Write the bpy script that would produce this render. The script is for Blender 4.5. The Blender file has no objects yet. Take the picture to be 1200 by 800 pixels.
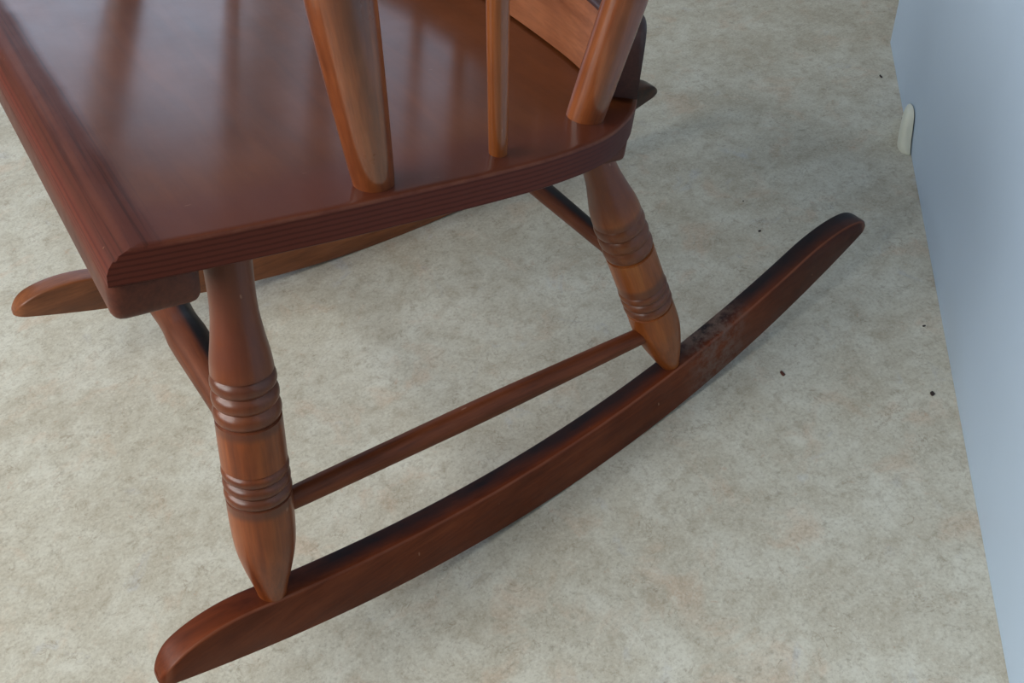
import bpy, bmesh, math, random
from mathutils import Vector, Matrix, Quaternion
random.seed(7)
S = 1.1                                   # model units -> metres
scn = bpy.context.scene
C = scn.collection

# ------------------------------------------------------------------ camera
cam_d = bpy.data.cameras.new('camera'); cam = bpy.data.objects.new('camera', cam_d); C.objects.link(cam)
yaw, pit, rol = 0.49217116733, 0.79155762889, -0.11867866040
fw = Vector((math.sin(yaw)*math.cos(pit), math.cos(yaw)*math.cos(pit), -math.sin(pit)))
r0 = fw.cross(Vector((0, 0, 1))).normalized(); u0 = r0.cross(fw)
rt = r0*math.cos(rol) + u0*math.sin(rol); up = -r0*math.sin(rol) + u0*math.cos(rol)
cam.matrix_world = Matrix(((rt.x, up.x, -fw.x, -0.30534975*S), (rt.y, up.y, -fw.y, -0.41904013*S),
                           (rt.z, up.z, -fw.z, 0.67962332*S), (0, 0, 0, 1)))
cam_d.sensor_width = 36; cam_d.lens = 1138.0163/1200*36; cam_d.clip_start = .02
scn.camera = cam

# ------------------------------------------------------------------ light
scn.view_settings.view_transform = 'Standard'; scn.view_settings.look = 'None'
scn.view_settings.gamma = 1; scn.view_settings.use_curve_mapping = False
scn.view_settings.exposure = -0.05
w = bpy.data.worlds.new('overcast_sky'); scn.world = w; w.use_nodes = True
w.node_tree.nodes['Background'].inputs[0].default_value = (.62, .76, 1, 1)
w.node_tree.nodes['Background'].inputs[1].default_value = 1.0
XL, XR, YN, YF, H = -1.75, 3.0, -2.2, 3.6, 2.55        # room

def window_light(name, loc, rot, sx, sy, power, col):
    l = bpy.data.lights.new(name, 'AREA'); l.shape = 'RECTANGLE'; l.size = sx; l.size_y = sy
    l.energy = power; l.color = col
    o = bpy.data.objects.new(name, l); C.objects.link(o); o.location = loc; o.rotation_euler = rot
    return o
window_light('far_window_daylight', (0.125, YF+.02, 1.47), (math.radians(-90), 0, 0), 2.45, 1.3, 16, (.66, .80, 1))
window_light('added_reflection_light', (2.05, YF+.02, 1.47), (math.radians(-90), 0, 0), 1.1, 1.3, 2.8, (.66, .80, 1))  # unseen source, added for the dim band reflected in the seat
window_light('left_window_daylight', (XL-.02, .3, 1.5), (0, math.radians(-90), 0), 1.4, 1.8, 74, (1, .975, .92))

# ------------------------------------------------------------------ helpers
def link(name, me, mat, parent=None, M=None):
    o = bpy.data.objects.new(name, me); C.objects.link(o)
    if mat and not me.materials: me.materials.append(mat)
    if M is not None: o.matrix_world = M
    if parent is not None:
        o.parent = parent
        o.matrix_basis = Matrix.Translation(-parent.location) @ (M if M is not None else Matrix())
    return o
def finish(bm, name, angle=35):
    bmesh.ops.recalc_face_normals(bm, faces=bm.faces)
    me = bpy.data.meshes.new(name); bm.to_mesh(me); bm.free()
    for p in me.polygons: p.use_smooth = True
    me.set_sharp_from_angle(angle=math.radians(angle))
    return me
def box_me(name, lo, hi, bev=0, seg=2):
    bm = bmesh.new(); bmesh.ops.create_cube(bm, size=1)
    for v in bm.verts:
        v.co = Vector([lo[i] + (v.co[i]+.5)*(hi[i]-lo[i]) for i in range(3)])
    if bev: bmesh.ops.bevel(bm, geom=bm.edges[:], offset=bev, segments=seg, affect='EDGES', profile=.5)
    return finish(bm, name)
def interp(prof, n):
    """Catmull-Rom resample of (s, r) profile."""
    out = []
    P = [prof[0]] + list(prof) + [prof[-1]]
    for i in range(1, len(P)-2):
        for k in range(n):
            t = k/n
            p0, p1, p2, p3 = P[i-1], P[i], P[i+1], P[i+2]
            s = p1[0] + (p2[0]-p1[0])*t
            m1 = (p2[1]-p0[1])/max(p2[0]-p0[0], 1e-6)*(p2[0]-p1[0]); m2 = (p3[1]-p1[1])/max(p3[0]-p1[0], 1e-6)*(p2[0]-p1[0])
            r = (2*t**3-3*t*t+1)*p1[1] + (t**3-2*t*t+t)*m1 + (-2*t**3+3*t*t)*p2[1] + (t**3-t*t)*m2
            out.append((s, r))
    out.append(tuple(prof[-1])); return out
def lathe(name, prof, seg=40, wob=0.0):
    bm = bmesh.new(); rings = []
    for s, r in prof:
        rings.append([bm.verts.new((r*S*math.cos(a)*(1+wob*math.cos(2*a)), r*S*math.sin(a)*(1+wob*math.cos(2*a)), s*S)) for a in [2*math.pi*k/seg for k in range(seg)]])
    for a, b in zip(rings, rings[1:]):
        for k in range(seg): bm.faces.new((a[k], a[(k+1) % seg], b[(k+1) % seg], b[k]))
    bm.faces.new(rings[0][::-1]); bm.faces.new(rings[-1])
    return finish(bm, name, 50)
def axis_matrix(P, Q, roll=0):
    """object matrix putting local z along P->Q (model units)"""
    d = (Vector(Q)-Vector(P)).normalized()
    q = Vector((0, 0, 1)).rotation_difference(d)
    return Matrix.Translation(Vector(P)*S) @ q.to_matrix().to_4x4() @ Matrix.Rotation(roll, 4, 'Z')

# ------------------------------------------------------------------ materials
def new_mat(name):
    m = bpy.data.materials.new(name); m.use_nodes = True
    return m, m.node_tree, m.node_tree.nodes['Principled BSDF']
class G:
    """tiny node graph helper"""
    def __init__(s, nt): s.nt = nt
    def n(s, t, **k):
        x = s.nt.nodes.new(t)
        for a, b in k.items(): setattr(x, a, b)
        return x
    def l(s, a, b): s.nt.links.new(a, b)
    def coords(s, scale=(1, 1, 1), kind='Object', loc=(0, 0, 0)):
        t = s.n('ShaderNodeTexCoord'); m = s.n('ShaderNodeMapping'); m.inputs['Scale'].default_value = scale
        m.inputs['Location'].default_value = loc
        s.l(t.outputs[kind], m.inputs[0]); return m.outputs[0]
    def noise(s, vec, scale, detail=4, rough=.55, dist=0):
        x = s.n('ShaderNodeTexNoise'); x.inputs['Scale'].default_value = scale; x.inputs['Detail'].default_value = detail
        x.inputs['Roughness'].default_value = rough; x.inputs['Distortion'].default_value = dist
        s.l(vec, x.inputs['Vector']); return x.outputs['Fac']
    def ramp(s, fac, stops, interp='LINEAR'):
        x = s.n('ShaderNodeValToRGB'); x.color_ramp.interpolation = interp
        e = x.color_ramp.elements
        while len(e) < len(stops): e.new(.5)
        for i, (p, c) in enumerate(stops):
            e[i].position = p; e[i].color = (c if hasattr(c, '__len__') else (c, c, c)) + ((1,) if not hasattr(c, '__len__') or len(c) == 3 else ())
        s.l(fac, x.inputs[0]); return x.outputs[0]
    def mix(s, fac, a, b, mode='MIX'):
        x = s.n('ShaderNodeMix', data_type='RGBA', blend_type=mode)
        for sock, v in ((x.inputs[0], fac), (x.inputs[6], a), (x.inputs[7], b)):
            if hasattr(v, 'is_linked'): s.l(v, sock)
            elif hasattr(v, '__len__'): sock.default_value = tuple(v) + (1,)
            else: sock.default_value = v
        return x.outputs[2]
    def math(s, op, a, b=0, c=None, clamp=False):
        x = s.n('ShaderNodeMath', operation=op, use_clamp=clamp)
        for i, v in enumerate((a, b) if c is None else (a, b, c)):
            if hasattr(v, 'is_linked'): s.l(v, x.inputs[i])
            else: x.inputs[i].default_value = v
        return x.outputs[0]
    def band(s, v, lo, hi, soft):
        a = s.n('ShaderNodeMapRange', interpolation_type='SMOOTHSTEP'); s.l(v, a.inputs[0]); a.inputs[1].default_value = lo-soft; a.inputs[2].default_value = lo+soft
        b = s.n('ShaderNodeMapRange', interpolation_type='SMOOTHSTEP'); s.l(v, b.inputs[0]); b.inputs[1].default_value = hi-soft; b.inputs[2].default_value = hi+soft
        b.inputs[3].default_value = 1; b.inputs[4].default_value = 0
        return s.math('MULTIPLY', a.outputs[0], b.outputs[0])
    def xyz(s, kind='Object'):
        t = s.n('ShaderNodeTexCoord'); x = s.n('ShaderNodeSeparateXYZ'); s.l(t.outputs[kind], x.inputs[0]); return x.outputs

def srgb(r, g, b):
    f = lambda c: (c/255/12.92 if c/255 <= .04045 else ((c/255+.055)/1.055)**2.4)
    return (f(r), f(g), f(b))

def wood(name, dark, mid, light, grain_axis=2, rough=.33, coat=.35, zones=(), seed=0, bump=.15, extra=None, spec=.3, cr=.22):
    """varnished wood; grain runs along the local axis; zones: (coord axis, lo, hi, soft, colour, amount) tints"""
    m, nt, b = new_mat(name); g = G(nt)
    sc = [1, 1, 1]; sc[grain_axis] = .07
    v = g.coords(tuple(sc), loc=(seed*.37, seed*.21, seed*.11))
    n1 = g.noise(v, 70, 6, .6, .6); n2 = g.noise(v, 420, 3, .6)
    v2 = g.coords((1, 1, 1), loc=(seed, 0, 0)); n3 = g.noise(v2, 14, 3, .5)
    f = g.math('ADD', g.math('MULTIPLY', n1, .62), g.math('MULTIPLY', n3, .38))
    col = g.ramp(f, [(.33, dark), (.5, mid), (.66, light)])
    col = g.mix(.35, col, g.ramp(n2, [(.35, .45), (.6, 1.0)]), 'MULTIPLY')
    X = g.xyz()
    brk = g.noise(v2, 45, 4, .65)
    for ax, lo, hi, soft, c, amt in zones:
        k = g.band(X[ax], lo*S, hi*S, soft*S)
        k = g.math('MULTIPLY', k, g.ramp(brk, [(.25, amt*.55), (.6, amt)]))
        col = g.mix(k, col, c)
    # small pale nicks
    nick = g.ramp(g.noise(g.coords((1, 1, .5), loc=(seed*1.3, 5, 2)), 190, 1, .3), [(.80, 0.0), (.84, .55)])
    col = g.mix(nick, col, srgb(165, 125, 100))
    if extra: col = extra(g, col, X)
    g.l(col, b.inputs['Base Color'])
    rr = g.ramp(g.noise(v2, 30, 4, .6), [(.3, rough-.06), (.7, rough+.1)])
    g.l(rr, b.inputs['Roughness'])
    b.inputs['Coat Weight'].default_value = coat; b.inputs['Coat Roughness'].default_value = cr
    b.inputs['Specular IOR Level'].default_value = spec
    bp = g.n('ShaderNodeBump'); bp.inputs['Strength'].default_value = bump; bp.inputs['Distance'].default_value = .0006
    g.l(n1, bp.inputs['Height']); g.l(bp.outputs[0], b.inputs['Normal'])
    return m

# varnished wood tones
RED = (srgb(66, 26, 18), srgb(96, 42, 28), srgb(122, 58, 38))
ORG = (srgb(112, 52, 20), srgb(150, 80, 32), srgb(178, 102, 46))
GRIME = srgb(34, 32, 36)
def leg_mat(name, seed, lo, tones):
    # redder brown on the upper turning, darker brown in the grooves, orange-brown below
    return wood(name, *tones, seed=seed, rough=.36, coat=.25,
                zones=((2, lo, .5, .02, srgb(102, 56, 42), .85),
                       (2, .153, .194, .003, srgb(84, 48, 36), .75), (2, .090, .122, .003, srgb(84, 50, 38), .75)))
M_leg_front = leg_mat('turned_leg_front_wood', 1, .19, (srgb(94, 42, 18), srgb(128, 64, 28), srgb(150, 82, 40)))
M_leg_rear = leg_mat('turned_leg_rear_wood', 4, .20, (srgb(108, 52, 20), srgb(142, 76, 32), srgb(162, 96, 44)))
M_stretch = wood('stretcher_wood', srgb(80, 38, 18), srgb(114, 58, 31), srgb(136, 74, 43), seed=9, rough=.45, coat=.05, spec=.2)
def smear(g, col, X):
    # black wiped-on smear along one side of the dowel
    k = g.band(X[0], .003*S, .05, .0025*S)
    k = g.math('MULTIPLY', k, g.ramp(g.noise(g.coords(), 40, 3), [(.3, .6), (.5, 1.0)]))
    return g.mix(k, col, srgb(26, 24, 26))
M_cross = wood('cross_stretcher_wood', srgb(72, 36, 22), srgb(98, 52, 32), srgb(118, 66, 42), seed=11, rough=.42, coat=.1, spec=.2, extra=smear)
M_post = wood('arm_post_wood', srgb(88, 40, 20), srgb(130, 68, 34), srgb(156, 92, 52), cr=.15, seed=15, rough=.32, coat=1)
M_spindle = wood('spindle_wood', srgb(118, 60, 26), srgb(142, 78, 36), srgb(160, 92, 46), cr=.16, seed=21, rough=.34, coat=.8)
M_back = wood('back_rail_wood', srgb(104, 58, 36), srgb(124, 74, 48), srgb(138, 86, 58), grain_axis=1, seed=25, rough=.38, coat=.3)
M_back_dark = wood('back_rail_dark_wood', srgb(40, 24, 24), srgb(52, 30, 28), srgb(62, 38, 34), grain_axis=1, seed=26, rough=.45, coat=.2)  # darker brown for the rail's top, ends and outside
M_batten = wood('batten_wood', srgb(60, 28, 20), srgb(86, 42, 29), srgb(102, 54, 38), grain_axis=1, seed=28, rough=.45, coat=.1)

def rocker_extra(g, col, X):
    # dark grime settled on the inner half of the upper face, thinning towards both tips
    nrm = g.n('ShaderNodeNewGeometry'); s = g.n('ShaderNodeSeparateXYZ'); g.l(nrm.outputs['Normal'], s.inputs[0])
    att = g.n('ShaderNodeAttribute', attribute_name='across')
    k = g.ramp(att.outputs['Fac'], [(.08, 0.0), (.30, .45), (.62, 1.0)])
    k = g.math('MULTIPLY', k, g.band(s.outputs[2], .75, 1.5, .12))
    k = g.math('MULTIPLY', k, g.band(X[0], -.29*S, .50*S, .05*S))
    br = g.ramp(g.noise(g.coords((.4, 1, 1)), 60, 4, .6), [(.25, .7), (.6, .97)])
    col = g.mix(g.math('MULTIPLY', k, br), col, srgb(30, 28, 32))
    edge = g.band(att.outputs['Fac'], .015, .085, .02)
    edge = g.math('MULTIPLY', edge, g.ramp(g.noise(g.coords((.3, 1, 1), loc=(8, 0, 0)), 40, 4, .6), [(.35, .25), (.6, .75)]))
    col = g.mix(edge, col, srgb(128, 76, 54))  # worn outer edge, its crease highlight painted in as a paler line
    # pale scuffed patch beside the rear leg
    a = g.band(X[0], .105*S, .165*S, .02*S)
    b_ = g.ramp(g.noise(g.coords((1, 1, 1), loc=(2, 0, 0)), 85, 5, .7), [(.40, 0.0), (.60, .8)])
    return g.mix(g.math('MULTIPLY', a, b_), col, srgb(116, 94, 84))
M_rocker = wood('rocker_wood', srgb(78, 32, 13), srgb(102, 46, 21), srgb(120, 58, 29), grain_axis=0, seed=31, rough=.45, coat=.04, extra=rocker_extra, spec=.16, zones=((0, .20, .7, .07, srgb(56, 32, 26), .75),))
M_rocker_far = wood('far_rocker_wood', srgb(102, 56, 30), srgb(130, 76, 44), srgb(150, 92, 56), grain_axis=0, seed=33, rough=.36, coat=.2, zones=((0, .24, .6, .05, srgb(46, 38, 36), .95),))  # far runner toned lighter than the near one, darker at its rear end

def seat_material():
    m, nt, b = new_mat('seat_varnished_plywood'); g = G(nt)
    v = g.coords((1, .12, 1)); n1 = g.noise(v, 60, 6, .6, .5)
    v2 = g.coords(); n3 = g.noise(v2, 9, 3, .5)
    f = g.math('ADD', g.math('MULTIPLY', n1, .5), g.math('MULTIPLY', n3, .5))
    col = g.ramp(f, [(.35, srgb(76, 37, 13)), (.5, srgb(90, 45, 17)), (.66, srgb(104, 55, 25))])
    X = g.xyz()
    # redder stain along the near and front margins
    red = srgb(88, 40, 27)
    wob = g.math('MULTIPLY', g.math('SUBTRACT', g.noise(v2, 18, 3), .5), .03)
    yy = g.math('ADD', X[1], wob)
    col = g.mix(g.math('MULTIPLY', g.band(yy, -1, .018*S, .018*S), .75), col, red)
    col = g.mix(g.math('MULTIPLY', g.band(g.math('ADD', X[0], g.math('MULTIPLY', wob, .4)), -1, -.278*S, .004*S), .85), col, srgb(80, 38, 28))
    gl = g.noise(g.coords((1, .015, 1), loc=(1, 1, 0)), 420, 3, .6)
    col = g.mix(g.math('MULTIPLY', g.band(X[0], -1, -.276*S, .006*S), g.ramp(gl, [(.36, .6), (.5, 0.0)])), col, srgb(48, 20, 14))
    # plywood lamination lines seen on the edge
    nrm = g.n('ShaderNodeTexCoord'); s = g.n('ShaderNodeSeparateXYZ'); g.l(nrm.outputs['Normal'], s.inputs[0])
    side = g.math('SUBTRACT', 1, g.band(g.math('ABSOLUTE', s.outputs[2]), .55, 2, .12))
    st = g.math('SINE', g.math('ADD', g.math('MULTIPLY', X[2], 2*math.pi/(.0036)), g.math('MULTIPLY', n1, 2.5)))
    line = g.ramp(st, [(.0, 0.0), (.85, .9)])
    ecol = g.mix(line, srgb(94, 42, 30), srgb(74, 31, 22))
    ecol = g.mix(g.math('MULTIPLY', g.band(X[0], -.02*S, .3, .04*S), .8), ecol, srgb(72, 40, 38))
    col = g.mix(side, col, ecol)
    lip = g.math('MULTIPLY', g.band(X[2], -.0024, -.0003, .0005), g.ramp(g.noise(v2, 45, 3), [(.35, .1), (.6, .45)]))
    lip = g.math('MULTIPLY', lip, g.math('MULTIPLY_ADD', g.band(X[0], -.276*S, 5, .006*S), .8, .2))
    col = g.mix(lip, col, srgb(134, 84, 62))  # paler line for the worn top crease, with its highlight painted in
    sc = g.ramp(g.noise(g.coords((.3, 1, 1), loc=(3, 1, 0)), 230, 1, .3), [(.80, 0.0), (.84, .4)])
    col = g.mix(sc, col, srgb(150, 110, 90))
    g.l(col, b.inputs['Base Color'])
    rr = g.ramp(g.noise(v2, 22, 5, .65), [(.3, .38), (.7, .5)])
    flat = g.math('MULTIPLY', g.band(s.outputs[2], .985, 2, .012), g.band(g.math('ADD', X[0], g.math('MULTIPLY', wob, .3)), -.280*S, 5, .005*S))           # varnish is worn dull on the rounded margins
    g.l(g.math('ADD', rr, g.math('MULTIPLY', g.math('SUBTRACT', 1, flat), .12)), b.inputs['Roughness'])
    b.inputs['Specular IOR Level'].default_value = .16
    g.l(g.math('MULTIPLY_ADD', flat, .50, .06), b.inputs['Coat Weight'])
    g.l(g.ramp(g.noise(v2, 30, 5, .65), [(.3, .15), (.7, .2)]), b.inputs['Coat Roughness'])
    bp = g.n('ShaderNodeBump'); bp.inputs['Strength'].default_value = .12; bp.inputs['Distance'].default_value = .0006
    g.l(n1, bp.inputs['Height']); g.l(bp.outputs[0], b.inputs['Normal'])
    return m
M_seat = seat_material()

def floor_material():
    m, nt, b = new_mat('marbled_linoleum'); g = G(nt)
    v = g.coords()
    big = g.noise(v, 14, 6, .68, .4)
    col = g.ramp(big, [(.35, srgb(180, 174, 158)), (.5, srgb(192, 189, 175)), (.64, srgb(203, 202, 190))])
    # warm and cool clouds
    warm = g.ramp(g.noise(g.coords(loc=(4, 0, 0)), 17, 5, .65, .6), [(.55, 0.0), (.68, .5)])
    col = g.mix(warm, col, srgb(196, 174, 152))
    cool = g.ramp(g.noise(g.coords(loc=(0, 7, 0)), 15, 4, .65, .8), [(.62, 0.0), (.74, .5)])
    col = g.mix(cool, col, srgb(176, 182, 192))
    # soft grey-brown mottling in clusters, fine grain over it
    mask = g.ramp(g.noise(v, 22, 4, .6, .5), [(.38, .25), (.62, 1.0)])
    m1 = g.noise(g.coords(loc=(1, 2, 0)), 120, 6, .78, .5)
    col = g.mix(g.math('MULTIPLY', g.ramp(m1, [(.30, .75), (.47, 0.0)]), mask), col, srgb(136, 128, 114))
    m2 = g.noise(g.coords(loc=(9, 2, 0)), 320, 4, .7, .3)
    col = g.mix(g.ramp(m2, [(.32, .45), (.48, 0.0)]), col, srgb(140, 134, 120))
    col = g.mix(g.ramp(m2, [(.54, 0.0), (.72, .5)]), col, srgb(220, 220, 208))
    m3 = g.noise(g.coords(loc=(2, 5, 0)), 62, 5, .75, .4)
    col = g.mix(g.ramp(m3, [(.34, .5), (.48, 0.0)]), col, srgb(158, 148, 130))
    col = g.mix(g.ramp(m3, [(.54, 0.0), (.68, .45)]), col, srgb(212, 211, 198))
    # thin curled veins
    ve = g.noise(g.coords(loc=(3, 8, 0)), 34, 4, .6, 1.2)
    ve = g.math('ABSOLUTE', g.math('SUBTRACT', ve, .5))
    vm = g.ramp(g.noise(g.coords(loc=(5, 1, 0)), 30, 3, .6), [(.52, 0.0), (.64, .5)])
    col = g.mix(g.math('MULTIPLY', g.ramp(ve, [(.0, 1.0), (.018, 0.0)]), vm), col, srgb(134, 118, 98))
    sp = g.noise(g.coords(loc=(6, 6, 0)), 90, 5, .75, .6)
    col = g.mix(g.ramp(sp, [(.62, 0.0), (.72, .45)]), col, srgb(182, 148, 124))
    g.l(col, b.inputs['Base Color'])
    b.inputs['Roughness'].default_value = .55
    b.inputs['Specular IOR Level'].default_value = .3
    return m
M_floor = floor_material()
def plain(name, col, rough=.5, var=.04, spec=.5, scale=6):
    m, nt, b = new_mat(name); g = G(nt)
    n = g.noise(g.coords(), scale, 4, .6)
    c = g.mix(g.ramp(n, [(.3, 0.0), (.7, 1.0)]), tuple(x*(1-var) for x in col), tuple(min(1, x*(1+var)) for x in col))
    g.l(c, b.inputs['Base Color']); b.inputs['Roughness'].default_value = rough
    b.inputs['Specular IOR Level'].default_value = spec
    return m
M_wall = plain('matt_wall_paint', srgb(150, 150, 146), .8)
M_ceil = plain('ceiling_paint', srgb(190, 190, 186), .9)
M_panel = plain('pale_blue_grey_laminate', srgb(190, 211, 233), .42, .015)
M_cream = plain('cream_plastic', srgb(214, 218, 204), .4, .03)
M_dark = plain('dark_steel', (.03, .03, .035), .5)
M_crumb = plain('dry_brown_crumb', srgb(84, 46, 34), .8, .3, scale=900)
M_speck = plain('dark_grit', srgb(52, 42, 40), .8, .3, scale=900)

# ------------------------------------------------------------------ room
def structure(name, me, mat, M=None, parent=None):
    o = link(name, me, mat, parent, M)
    if parent is None: o['kind'] = 'structure'
    return o
T = .12
structure('floor', box_me('floor', (XL-T, YN-T, -.06), (XR+T, YF+T, 0)), M_floor)
structure('ceiling', box_me('ceiling', (XL-T, YN-T, H), (XR+T, YF+T, H+.1)), M_ceil)
structure('wall_right', box_me('wall', (XR, YN-T, 0), (XR+T, YF+T, H)), M_wall)
structure('wall_near', box_me('wall', (XL-T, YN-T, 0), (XR+T, YN, H)), M_wall)
def holed_wall(name, axis, pos, a0, a1, h0, h1, z0, z1):
    """wall slab with one window opening, joined from four blocks"""
    bm = bmesh.new()
    for (p, q, zz0, zz1) in ((a0, h0, 0, H), (h1, a1, 0, H), (h0, h1, 0, z0), (h0, h1, z1, H)):
        r = bmesh.ops.create_cube(bm, size=1)
        for v in r['verts']:
            t = (v.co.x+.5)*(q-p)+p; u = pos + (v.co.y)*T; z = zz0 + (v.co.z+.5)*(zz1-zz0)
            v.co = Vector((t, u, z)) if axis == 'x' else Vector((u, t, z))
    structure(name, finish(bm, name), M_wall)
holed_wall('wall_far', 'x', YF+T/2, XL-T, XR+T, -1.1, 2.6, .82, 2.12)
structure('trim_1', box_me('pier', (1.35, YF, .82), (1.5, YF+T, 2.12)), M_wall)
holed_wall('wall_left', 'y', XL-T/2, YN, YF, -.6, 1.2, .8, 2.2)
def frame_me(axis, pos, h0, h1, z0, z1, mull):
    bm = bmesh.new(); w_ = .05
    bars = [(h0, h1, z0, z0+w_), (h0, h1, z1-w_, z1), (h0, h0+w_, z0+w_, z1-w_), (h1-w_, h1, z0+w_, z1-w_)]
    bars += [(m-.03, m+.03, z0+w_, z1-w_) for m in mull]
    for (p, q, a, b_) in bars:
        r = bmesh.ops.create_cube(bm, size=1)
        for v in r['verts']:
            t = (v.co.x+.5)*(q-p)+p; z = a+(v.co.z+.5)*(b_-a); u = pos+v.co.y*.05
            v.co = Vector((t, u, z)) if axis == 'x' else Vector((u, t, z))
    return finish(bm, 'window_frame')
M_frame = plain('white_window_paint', srgb(228, 228, 224), .4)
structure('window_1', frame_me('x', YF-.03, -1.1, 1.35, .82, 2.12, ()), M_frame)
structure('added_window_3', frame_me('x', YF-.03, 1.5, 2.6, .82, 2.12, ()), M_frame)  # unseen frame around the added dim light
structure('window_2', frame_me('y', XL+.03, -.6, 1.2, .8, 2.2, (.3,)), M_frame)

# ------------------------------------------------------------------ cabinet on the right
A = Vector((0.71168681*S, 0.32847085*S, 0)); e = Vector((-0.68116116, -0.73213351, 0)); nn = Vector((-0.73213351, 0.68116116, 0))
MC = Matrix(((e.x, nn.x, 0, A.x), (e.y, nn.y, 0, A.y), (0, 0, 1, 0), (0, 0, 0, 1)))   # local x along the foot, y out of the panel
LEN, DEP, HT = 1.32, .55, .92
cab = bpy.data.objects.new('cabinet', None); C.objects.link(cab)
cab['label'] = 'pale blue-grey smooth cabinet side standing on the floor at the right edge'; cab['category'] = 'cabinet'
cab.matrix_world = MC
def cpart(name, me, mat, par=cab):
    o = bpy.data.objects.new(name, me); C.objects.link(o); o.parent = par
    if not me.materials: me.materials.append(mat)
    return o
cpart('side_panel', box_me('side_panel', (0, -.018, 0), (LEN, 0, HT), .0012, 2), M_panel)
cpart('back_panel', box_me('back_panel', (0, -DEP, 0), (.018, -.0185, HT), .0008, 1), M_panel)
cpart('back_panel', box_me('end_panel', (LEN-.018, -DEP, 0), (LEN, -.0185, HT), .0008, 1), M_panel)
cpart('top_panel', box_me('top_panel', (-.01, -DEP-.01, HT), (LEN+.01, .01, HT+.025), .002, 2), M_panel)
# D-shaped cream plastic foot clipped to the bottom of the panel
def clip_me():
    # wedge that hugs the panel: (s along the panel, height on the panel, reach on the floor)
    st = [(.178, .002, .0012), (.184, .013, .0024), (.190, .022, .0036), (.202, .034, .0062), (.215, .0385, .0086), (.225, .0390, .0104), (.233, .0350, .0116), (.239, .0250, .0121), (.2455, .0120, .0112), (.251, .0060, .0090), (.2555, .002, .0040)]
    bm = bmesh.new(); rings = []
    for x, z, d in st:
        ring = [bm.verts.new((x*S, .0013, .0003)), bm.verts.new((x*S, .0013, z*S+.0003))]
        for j in range(1, 8):
            a = math.pi/2*(1-j/8)
            ring.append(bm.verts.new((x*S, .0013+d*S*math.cos(a)**.55, .0003+z*S*math.sin(a)**.75)))
        ring.append(bm.verts.new((x*S, .0013+d*S, .0003)))
        rings.append(ring)
    n = len(rings[0])
    for a, b in zip(rings, rings[1:]):
        for k in range(n): bm.faces.new((a[k], a[(k+1) % n], b[(k+1) % n], b[k]))
    bm.faces.new(rings[0]); bm.faces.new(rings[-1][::-1])
    return finish(bm, 'clip', 50)
foot = cpart('plastic_foot', clip_me(), M_cream); foot['label'] = 'small cream plastic foot at the base'
bm = bmesh.new(); bmesh.ops.create_cone(bm, cap_ends=True, segments=16, radius1=.0028, radius2=.0022, depth=.0016)
for v in bm.verts: v.co = Vector((v.co.x+.196*S, v.co.z+.0052*S, v.co.y+.0100*S))
cpart('screw', finish(bm, 'screw'), M_dark, foot)

# ------------------------------------------------------------------ rocking chair
W = 0.40972601; R_, XF, XB = 0.91096106, -0.3865, 0.3420
h0_, t0 = 0.045623015, 0.021123015
ta, tb = 0.090265484, 0.095795159
c3, c4, h1_, h2_ = -0.036238636, -0.012418483, -0.0045533810, -0.070343867
chair = bpy.data.objects.new('rocking_chair', None); C.objects.link(chair); chair.location = (-.02*S, W/2*S, 0)
chair['label'] = 'reddish-brown varnished wooden rocking chair with turned legs on curved runners'; chair['category'] = 'chair'

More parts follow.
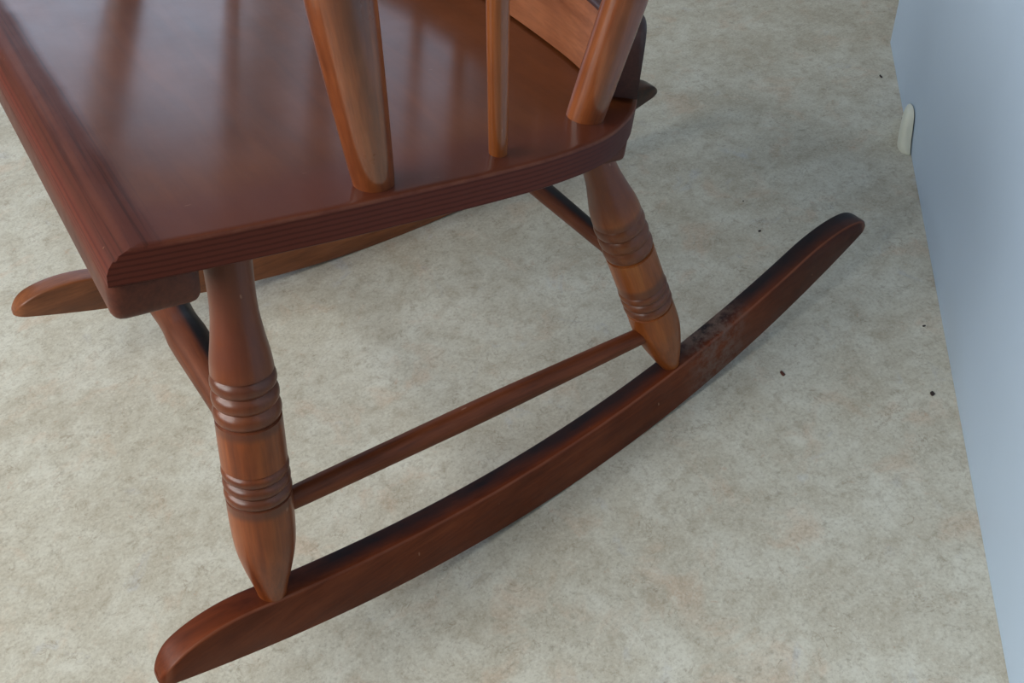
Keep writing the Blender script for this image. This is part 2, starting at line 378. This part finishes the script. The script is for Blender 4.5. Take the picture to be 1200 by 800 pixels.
def rk_point(x, wv, hfrac, side, hh):
    zb = x*x/(2*R_) + c3*x**3 + c4*x**4; dz = x/R_ + 3*c3*x*x + 4*c4*x**3; n = math.sqrt(1+dz*dz)
    X = x - dz/n*hh*hfrac; Z = zb + hh/n*hfrac
    y = wv*math.cos(tb) + Z*math.sin(tb) + ta*X
    if side: y = W-y
    return Vector((X, y, Z*math.cos(tb)))
def rocker_me(side):
    bm = bmesh.new(); N = 150; rings = []; acr = bm.verts.layers.float.new('across')
    for i in range(N+1):
        u = i/N; x = XF + (XB-XF)*(.5-.5*math.cos(math.pi*u))
        hh = h0_ + h1_*x + h2_*x*x
        df, dr = .062, (.060 if side else .085)
        k = 1.0
        if x < XF+df: k = math.sqrt(max(0, 1-((XF+df-x)/df)**2))
        if x > XB-dr: k = math.sqrt(max(0, 1-((x-XB+dr)/dr)**2.0))
        hh *= max(k, .10)
        ce = lambda u: .35+.65*math.sqrt(max(0, 1-(1-min(1, max(0, u)))**2))
        te = t0/2*min(ce((x-XF)/.010), ce((XB-x)/.012))
        rr = min(.0022, hh*.3)
        sec = []
        def corner(cw, ch, sw, sh, rad, n=4):
            for j in range(n+1):
                a = math.pi/2*j/n
                yield (cw, ch, sw, sh, rad, a)
        m = t0/2
        b0 = min(.0012, hh*.2)
        # section: bottom outer -> top outer -> top inner -> bottom inner
        for j in range(3): a = math.pi/2*j/2; sec.append((m-te+b0-b0*math.sin(a), b0-b0*math.cos(a)))
        for j in range(6): a = math.pi/2*j/5; sec.append((m-te+rr-rr*math.cos(a), hh-rr+rr*math.sin(a)))
        for q in (.25, .5, .75): sec.append((m-te+rr+(2*te-2*rr)*q, hh))
        for j in range(6): a = math.pi/2*j/5; sec.append((m+te-rr+rr*math.sin(a), hh-rr+rr*math.cos(a)))
        for j in range(3): a = math.pi/2*j/2; sec.append((m+te-b0+b0*math.cos(a), b0-b0*math.sin(a)))
        ring = []
        for wv, hv in sec:
            P = rk_point(x, wv, hv/hh, side, hh)*S
            v = bm.verts.new(P); v[acr] = wv/t0; ring.append(v)
        rings.append(ring)
    n = len(rings[0])
    for a, b in zip(rings, rings[1:]):
        for k in range(n): bm.faces.new((a[k], a[(k+1) % n], b[(k+1) % n], b[k]))
    bm.faces.new(rings[0]); bm.faces.new(rings[-1])
    # rest exactly on the floor
    zmin = min(v.co.z for v in bm.verts)
    for v in bm.verts: v.co.z -= zmin
    return finish(bm, 'rocker', 40)
XN = XF
link('rocker', rocker_me(0), M_rocker, chair, Matrix())
XF = -.3835
o = link('rocker', rocker_me(1), M_rocker_far, chair, Matrix()); o['label'] = 'far runner in a lighter orange-brown tone'

def mirror(P): return Vector((P[0], W-P[1], P[2]))
# legs -------------------------------------------------
def grooved(base, groups, n=3, depth=.0026):
    """cut rounded grooves into a resampled profile"""
    s0, s1 = base[0][0], base[-1][0]; N = int((s1-s0)/.0007); out = []
    j = 0
    for i in range(N+1):
        s = s0+(s1-s0)*i/N
        while j < len(base)-2 and base[j+1][0] < s: j += 1
        a, b = base[j], base[j+1]; r = a[1]+(b[1]-a[1])*min(1, max(0, (s-a[0])/max(1e-9, b[0]-a[0])))
        for lo, hi in groups:
            if lo <= s <= hi:
                ph = (s-lo)/(hi-lo)*n
                r -= depth*(1-abs(math.sin(math.pi*(ph))))**1.4 if 0 < ph < n else depth
                r += .0006
        out.append((s, r))
    return out
FRONT = interp([(-.004, .0075), (.0, .0092), (.0109, .0112), (.0321, .0163), (.0506, .0197), (.0689, .0209), (.09, .0211), (.1178, .0207), (.1461, .0205), (.1700, .0199), (.1866, .0192), (.2017, .0180), (.2168, .0156), (.2324, .0137), (.2470, .0132), (.2700, .0136), (.293, .0142)], 8)
REAR = interp([(-.004, .006), (.0, .0074), (.0047, .0084), (.0213, .0129), (.0429, .0176), (.0601, .0198), (.0838, .0197), (.1123, .0194), (.1441, .0192), (.1700, .0191), (.1880, .0190), (.2000, .0182), (.2140, .0156), (.2280, .0132), (.2400, .0122), (.2600, .0118), (.276, .0118)], 8)
GF = ((.1590, .1930), (.0965, .1235)); GR = ((.1520, .1890), (.0860, .1130))
leg_f = lathe('leg', grooved(FRONT, GF), 48); leg_r = lathe('leg', grooved(REAR, GR), 48)
F0, F1 = Vector((-.2971, -.0079, .0865)), Vector((-.2408, .0212, .3371))
B0, B1 = Vector((.0861, .0227, .0450)), Vector((.0269, .0391, .2714))
for P, Q, me, mat in ((F0, F1, leg_f, M_leg_front), (B0, B1, leg_r, M_leg_rear)):
    link('leg', me, mat, chair, axis_matrix(P, Q, .6))
    k = Vector((.009, 0, -.0035)) if me is leg_f else Vector((0, 0, 0))     # the far front leg stands a touch further back
    link('leg', me, mat, chair, axis_matrix(mirror(P)+k, mirror(Q)+k, 2.6))
# stretchers ------------------------------------------
def dowel(P, Q, prof, mat, name='stretcher', roll=0, wob=0):
    Ln = (Vector(Q)-Vector(P)).length
    me = lathe(name, interp([(s*Ln, r) for s, r in prof], 8), 32, wob)
    return link(name, me, mat, chair, axis_matrix(P, Q, roll))
fu = (F1-F0).normalized(); bu = (B1-B0).normalized()
sA, sB = Vector((-.2568, .0026, .158)), Vector((.053, .025, .1005))
sd = (sB-sA).normalized(); sA -= sd*.019; sB += sd*.014
pr = [(0, .0072), (.08, .0080), (.3, .0086), (.5, .0090), (.7, .0084), (.92, .0074), (1, .0068)]
dowel(sA, sB, pr, M_stretch, roll=.3); dowel(mirror(sA), mirror(sB), pr, M_stretch, roll=2)
fA = F0+fu*.135; bA = B0+bu*.13
dowel(fA, mirror(fA), [(0, .0105), (.12, .0118), (.22, .0133), (.30, .0142), (.34, .0132), (.37, .0132), (.42, .0142), (.5, .0150), (.58, .0142), (.63, .0132), (.66, .0132), (.70, .0142), (.88, .0118), (1, .0105)], M_cross, roll=math.pi*0)
dowel(bA, mirror(bA), [(0, .0068), (.15, .0078), (.5, .0092), (.85, .0078), (1, .0068)], M_cross, roll=-.75)

# seat -------------------------------------------------
SL = .2272; th = math.atan(SL); cs = math.cos(th)
MS = Matrix.Translation((0, 0, .338*S)) @ Matrix.Rotation(th, 4, 'Y')     # local x runs down the slope to the back
def seat_outline():
    half = [(-.2970, -.0165), (-.275, -.0185), (-.238, -.0208), (-.182, -.0225), (-.146, -.0225), (-.110, -.0225), (-.073, -.0215), (-.048, -.0195), (-.025, -.0160), (-.010, -.0125), (.004, -.0075), (.016, -.0010), (.028, .0065), (.040, .0165), (.051, .029), (.060, .043), (.068, .060), (.075, .085), (.080, .115), (.083, .150), (.0845, W/2)]
    P = [Vector((x/cs, y, 0)) for x, y in half]
    def cr(P):
        out = []
        Q = [P[0]]+P+[P[-1]]
        for i in range(1, len(Q)-2):
            for k in range(3):
                t = k/3; a, b, c, d = Q[i-1:i+3]
                out.append(.5*((2*b)+(c-a)*t+(2*a-5*b+4*c-d)*t*t+(3*b-a-3*c+d)*t**3))
        out.append(Q[-2]); return out
    h = cr(P)
    o = h + [Vector((p.x, W-p.y, 0)) for p in h[-2::-1]]
    return o
OUT = seat_outline()
def seat_me():
    bm = bmesh.new(); rings = []
    n = len(OUT); front = OUT[0].x
    nrm = []
    for i, p in enumerate(OUT):
        a = OUT[max(i-1, 0)]; b = OUT[min(i+1, n-1)]; d = (b-a).normalized(); nrm.append(Vector((d.y, -d.x, 0)))
    th_ = .0203
    for z, inset, fr in ((0, .0040, .0200), (0, .0018, .0160), (-.0004, .0006, .0130), (-.0014, 0, .0105), (-.0032, 0, .0072), (-.0060, 0, .0040), (-.0095, 0, .0016), (-.013, 0, .0003), (-th_+.0008, 0, 0), (-th_, .0008, .0008)):
        ring = []
        for p, m in zip(OUT, nrm):
            q = p - m*inset
            q.x = max(q.x, front+fr)
            ring.append(bm.verts.new((q.x*S, q.y*S, z*S)))
        rings.append(ring)
    for a, b in zip(rings, rings[1:]):
        for k in range(n): bm.faces.new((a[k], a[(k+1) % n], b[(k+1) % n], b[k]))
    bm.faces.new(rings[0]); bm.faces.new(rings[-1][::-1])
    bmesh.ops.remove_doubles(bm, verts=bm.verts, dist=1e-6)
    return finish(bm, 'seat', 28)
link('seat', seat_me(), M_seat, chair, MS)
def batten(x0, x1, y0, bv):
    me = box_me('batten', (x0/cs*S, y0*S, -.043*S), (x1/cs*S, (W-y0)*S, -.0150*S), bv*S, 4)
    link('seat_batten', me, M_batten, chair, MS)
batten(-.2975, -.2535, -.0165, .0065); batten(.000, .0440, .0200, .0045)

# posts and spindles ----------------------------------
def seat_z(x): return .338 - SL*x
def post(name, x, y, lx, ly, T0, prof, mat, wob=0, roll=0, both=True):
    for k in ((0, 1) if both else (0,)):
        P = Vector((x, y, seat_z(x))); d = Vector((lx, -ly, 1))
        P = P - d*.006
        Q = P + d*(T0+.006)
        if k: P, Q = mirror(P), mirror(Q)
        Ln = (Q-P).length
        me = lathe(name, interp([(s*Ln, r) for s, r in prof], 8), 36, wob)
        link(name, me, mat, chair, axis_matrix(P, Q, roll))
ARM_T = .30
post('arm_post', -.1560, -.0055, -.033, .182, ARM_T, [(0, .0108), (.04, .0116), (.2, .0139), (.35, .0156), (.5, .0164), (.62, .0158), (.8, .0135), (1, .0105)], M_post, .02)
post('spindle', -.0770, -.0035, .104, .010, ARM_T, [(0, .0052), (.04, .0056), (.3, .0062), (.5, .0065), (.7, .0062), (1, .0052)], M_spindle)
post('back_post', .0, .0175, .25, .213, .60, [(0, .0120), (.02, .0124), (.1, .0128), (.3, .0132), (.6, .0125), (1, .0100)], M_post, .01, 1)

# curved back rail standing on the seat's rear edge
def back_rail_me():
    half = [(.019, .0345), (.031, .0520), (.038, .0790), (.042, .115), (.0445, .160), (.0455, W/2)]   # inner face foot line
    P = [Vector((x, y, 0)) for x, y in half]
    pts = []
    Q = [P[0]]+P+[P[-1]+Vector((0, .04, 0))]
    for i in range(1, len(Q)-2):
        for k in range(6):
            t = k/6; a, b, c, d = Q[i-1:i+3]
            pts.append(.5*((2*b)+(c-a)*t+(2*a-5*b+4*c-d)*t*t+(3*b-a-3*c+d)*t**3))
    pts.append(P[-1]); pts += [Vector((p.x, W-p.y, 0)) for p in pts[-2::-1]]
    n = len(pts); bm = bmesh.new(); rings = []
    # cumulative length to round the two upper ends
    L = [0]
    for a, b in zip(pts, pts[1:]): L.append(L[-1]+(b-a).length)
    for i, p in enumerate(pts):
        a = pts[max(0, i-1)]; b = pts[min(n-1, i+1)]; d = (b-a).normalized(); m = Vector((d.y, -d.x, 0))   # outward
        dist = min(L[i], L[-1]-L[i]); rc = .016
        hgt = .052 - (rc-math.sqrt(max(0, rc*rc-(rc-dist)**2)) if dist < rc else 0)
        lift = .0018 + .0022*max(0, 1-dist/.03)
        tk = .0275; rr = .004; ring = []
        sec = [(0, lift), (0, hgt-rr)] + [(rr-rr*math.cos(math.pi/2*j/3), hgt-rr+rr*math.sin(math.pi/2*j/3)) for j in (1, 2, 3)]
        sec += [(tk/2, hgt+.0003)] + [(tk-rr+rr*math.sin(math.pi/2*j/3), hgt-rr+rr*math.cos(math.pi/2*j/3)) for j in (0, 1, 2, 3)] + [(tk, lift)]
        for o_, zz in sec:
            q = p + m*o_
            ring.append(bm.verts.new(((q.x+.18*zz)*S, (q.y)*S, (seat_z(q.x)+zz)*S)))
        rings.append(ring)
    k_ = len(rings[0])
    for a, b in zip(rings, rings[1:]):
        for k in range(k_): bm.faces.new((a[k], a[(k+1) % k_], b[(k+1) % k_], b[k]))
    bm.faces.new(rings[0]); bm.faces.new(rings[-1][::-1])
    me = finish(bm, 'back_rail', 40)
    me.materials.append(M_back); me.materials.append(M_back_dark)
    for f in me.polygons:              # paler inner face, darker brown on top, ends and outside
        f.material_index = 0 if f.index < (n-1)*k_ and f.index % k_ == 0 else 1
    return me
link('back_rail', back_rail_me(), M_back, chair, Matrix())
# back spindles rising from the rail, and the crest rail above
def rail_x(y):
    u = abs(y-W/2)/(W/2); return .062 - .022*u**3
for y in (W/2-.128, W/2-.064, W/2, W/2+.064, W/2+.128):
    x = rail_x(y); P = Vector((x+.008, y, seat_z(x)+.046)); fan = (y-W/2)*.35
    Q = P + Vector((.25*.50, fan*.5, .50))
    Ln = (Q-P).length
    me = lathe('spindle', interp([(s*Ln, r) for s, r in [(0, .0050), (.05, .0054), (.5, .0064), (1, .0050)]], 6), 24)
    link('spindle', me, M_spindle, chair, axis_matrix(P, Q))
def sweep_me(name, pts, hw, hh_, up=Vector((0, 0, 1))):
    bm = bmesh.new(); rings = []; n = len(pts)
    for i, p in enumerate(pts):
        a = pts[max(0, i-1)]; b = pts[min(n-1, i+1)]; d = (b-a).normalized(); s = d.cross(up).normalized(); u = s.cross(d)
        k = 1 if 0 < i < n-1 else .75
        ring = []
        for j in range(16):
            t = 2*math.pi*j/16; c_, s_ = math.cos(t), math.sin(t)
            q = p + s*(hw*k*math.copysign(abs(c_)**.55, c_)) + u*(hh_*k*math.copysign(abs(s_)**.55, s_))
            ring.append(bm.verts.new(q*S))
        rings.append(ring)
    for a, b in zip(rings, rings[1:]):
        for k in range(16): bm.faces.new((a[k], a[(k+1) % 16], b[(k+1) % 16], b[k]))
    bm.faces.new(rings[0]); bm.faces.new(rings[-1][::-1])
    return finish(bm, name, 50)
PT = Vector((0, .0175, seat_z(0))) + Vector((.25, -.213, 1))*.60
crest = [Vector((PT.x + .03*(1-((2*k/16-1)**2)), PT.y-.02 + (W-2*PT.y+.04)*k/16, PT.z-.01)) for k in range(17)]
link('crest_rail', sweep_me('crest_rail', crest, .010, .035), M_back, chair, Matrix())
for side in (0, 1):
    a_ = Vector((-.156, -.0055, seat_z(-.156))) + Vector((-.033, -.182, 1))*ARM_T
    b_ = Vector((-.077, -.0035, seat_z(-.077))) + Vector((.104, -.010, 1))*ARM_T
    q_ = Vector((0, .0175, seat_z(0))) + Vector((.25, -.213, 1))*.285
    pts = [a_ + Vector((-.05, -.006, .014)), a_ + Vector((0, 0, .009)), (a_*.45+b_*.55) + Vector((0, -.010, .008)), b_*.6+q_*.4 + Vector((0, -.012, .006)), q_ + Vector((-.004, .004, .0))]
    if side: pts = [mirror(p) for p in pts]
    link('armrest', sweep_me('armrest', pts, .021, .008), M_post, chair, Matrix())

# ------------------------------------------------------------------ crumbs on the floor
def crumb(x, y, lx, ly, lz, rot, mat, label, name='crumb'):
    bm = bmesh.new(); bmesh.ops.create_icosphere(bm, subdivisions=2, radius=.5)
    for v in bm.verts:
        k = 1 + random.uniform(-.22, .22); v.co = Vector((v.co.x*lx*k, v.co.y*ly*k, v.co.z*lz*k))
    zmin = min(v.co.z for v in bm.verts)
    for v in bm.verts: v.co.z -= zmin
    me = finish(bm, name, 30)
    o = link(name, me, mat, None, Matrix.Translation((x*S, y*S, 0)) @ Matrix.Rotation(rot, 4, 'Z'))
    o['label'] = label; o['category'] = 'crumb'
    return o
crumb(.1879, -.0164, .0075, .0042, .002, 1.3, M_crumb, 'largest brown crumb lying on the floor right of the near rear leg')
crumb(.3130, .1478, .0040, .0028, .0015, .2, M_speck, 'dark speck on the floor above the rear part of the near runner')
crumb(.3350, .1970, .0022, .0018, .001, .2, M_speck, 'tiny faint speck on the floor, topmost of two above the near runner')
crumb(.6392, .2783, .0095, .0032, .0015, 1.0, M_speck, 'thin dark fleck on the floor beside the far corner of the cabinet')
crumb(.3353, -.0517, .0040, .0022, .001, -.3, M_speck, 'dark speck close to the cabinet foot, right of the runner tip')
crumb(.2745, -.1130, .0060, .0045, .0015, .6, M_speck, 'dark grit spot close to the cabinet foot in the middle of its length')
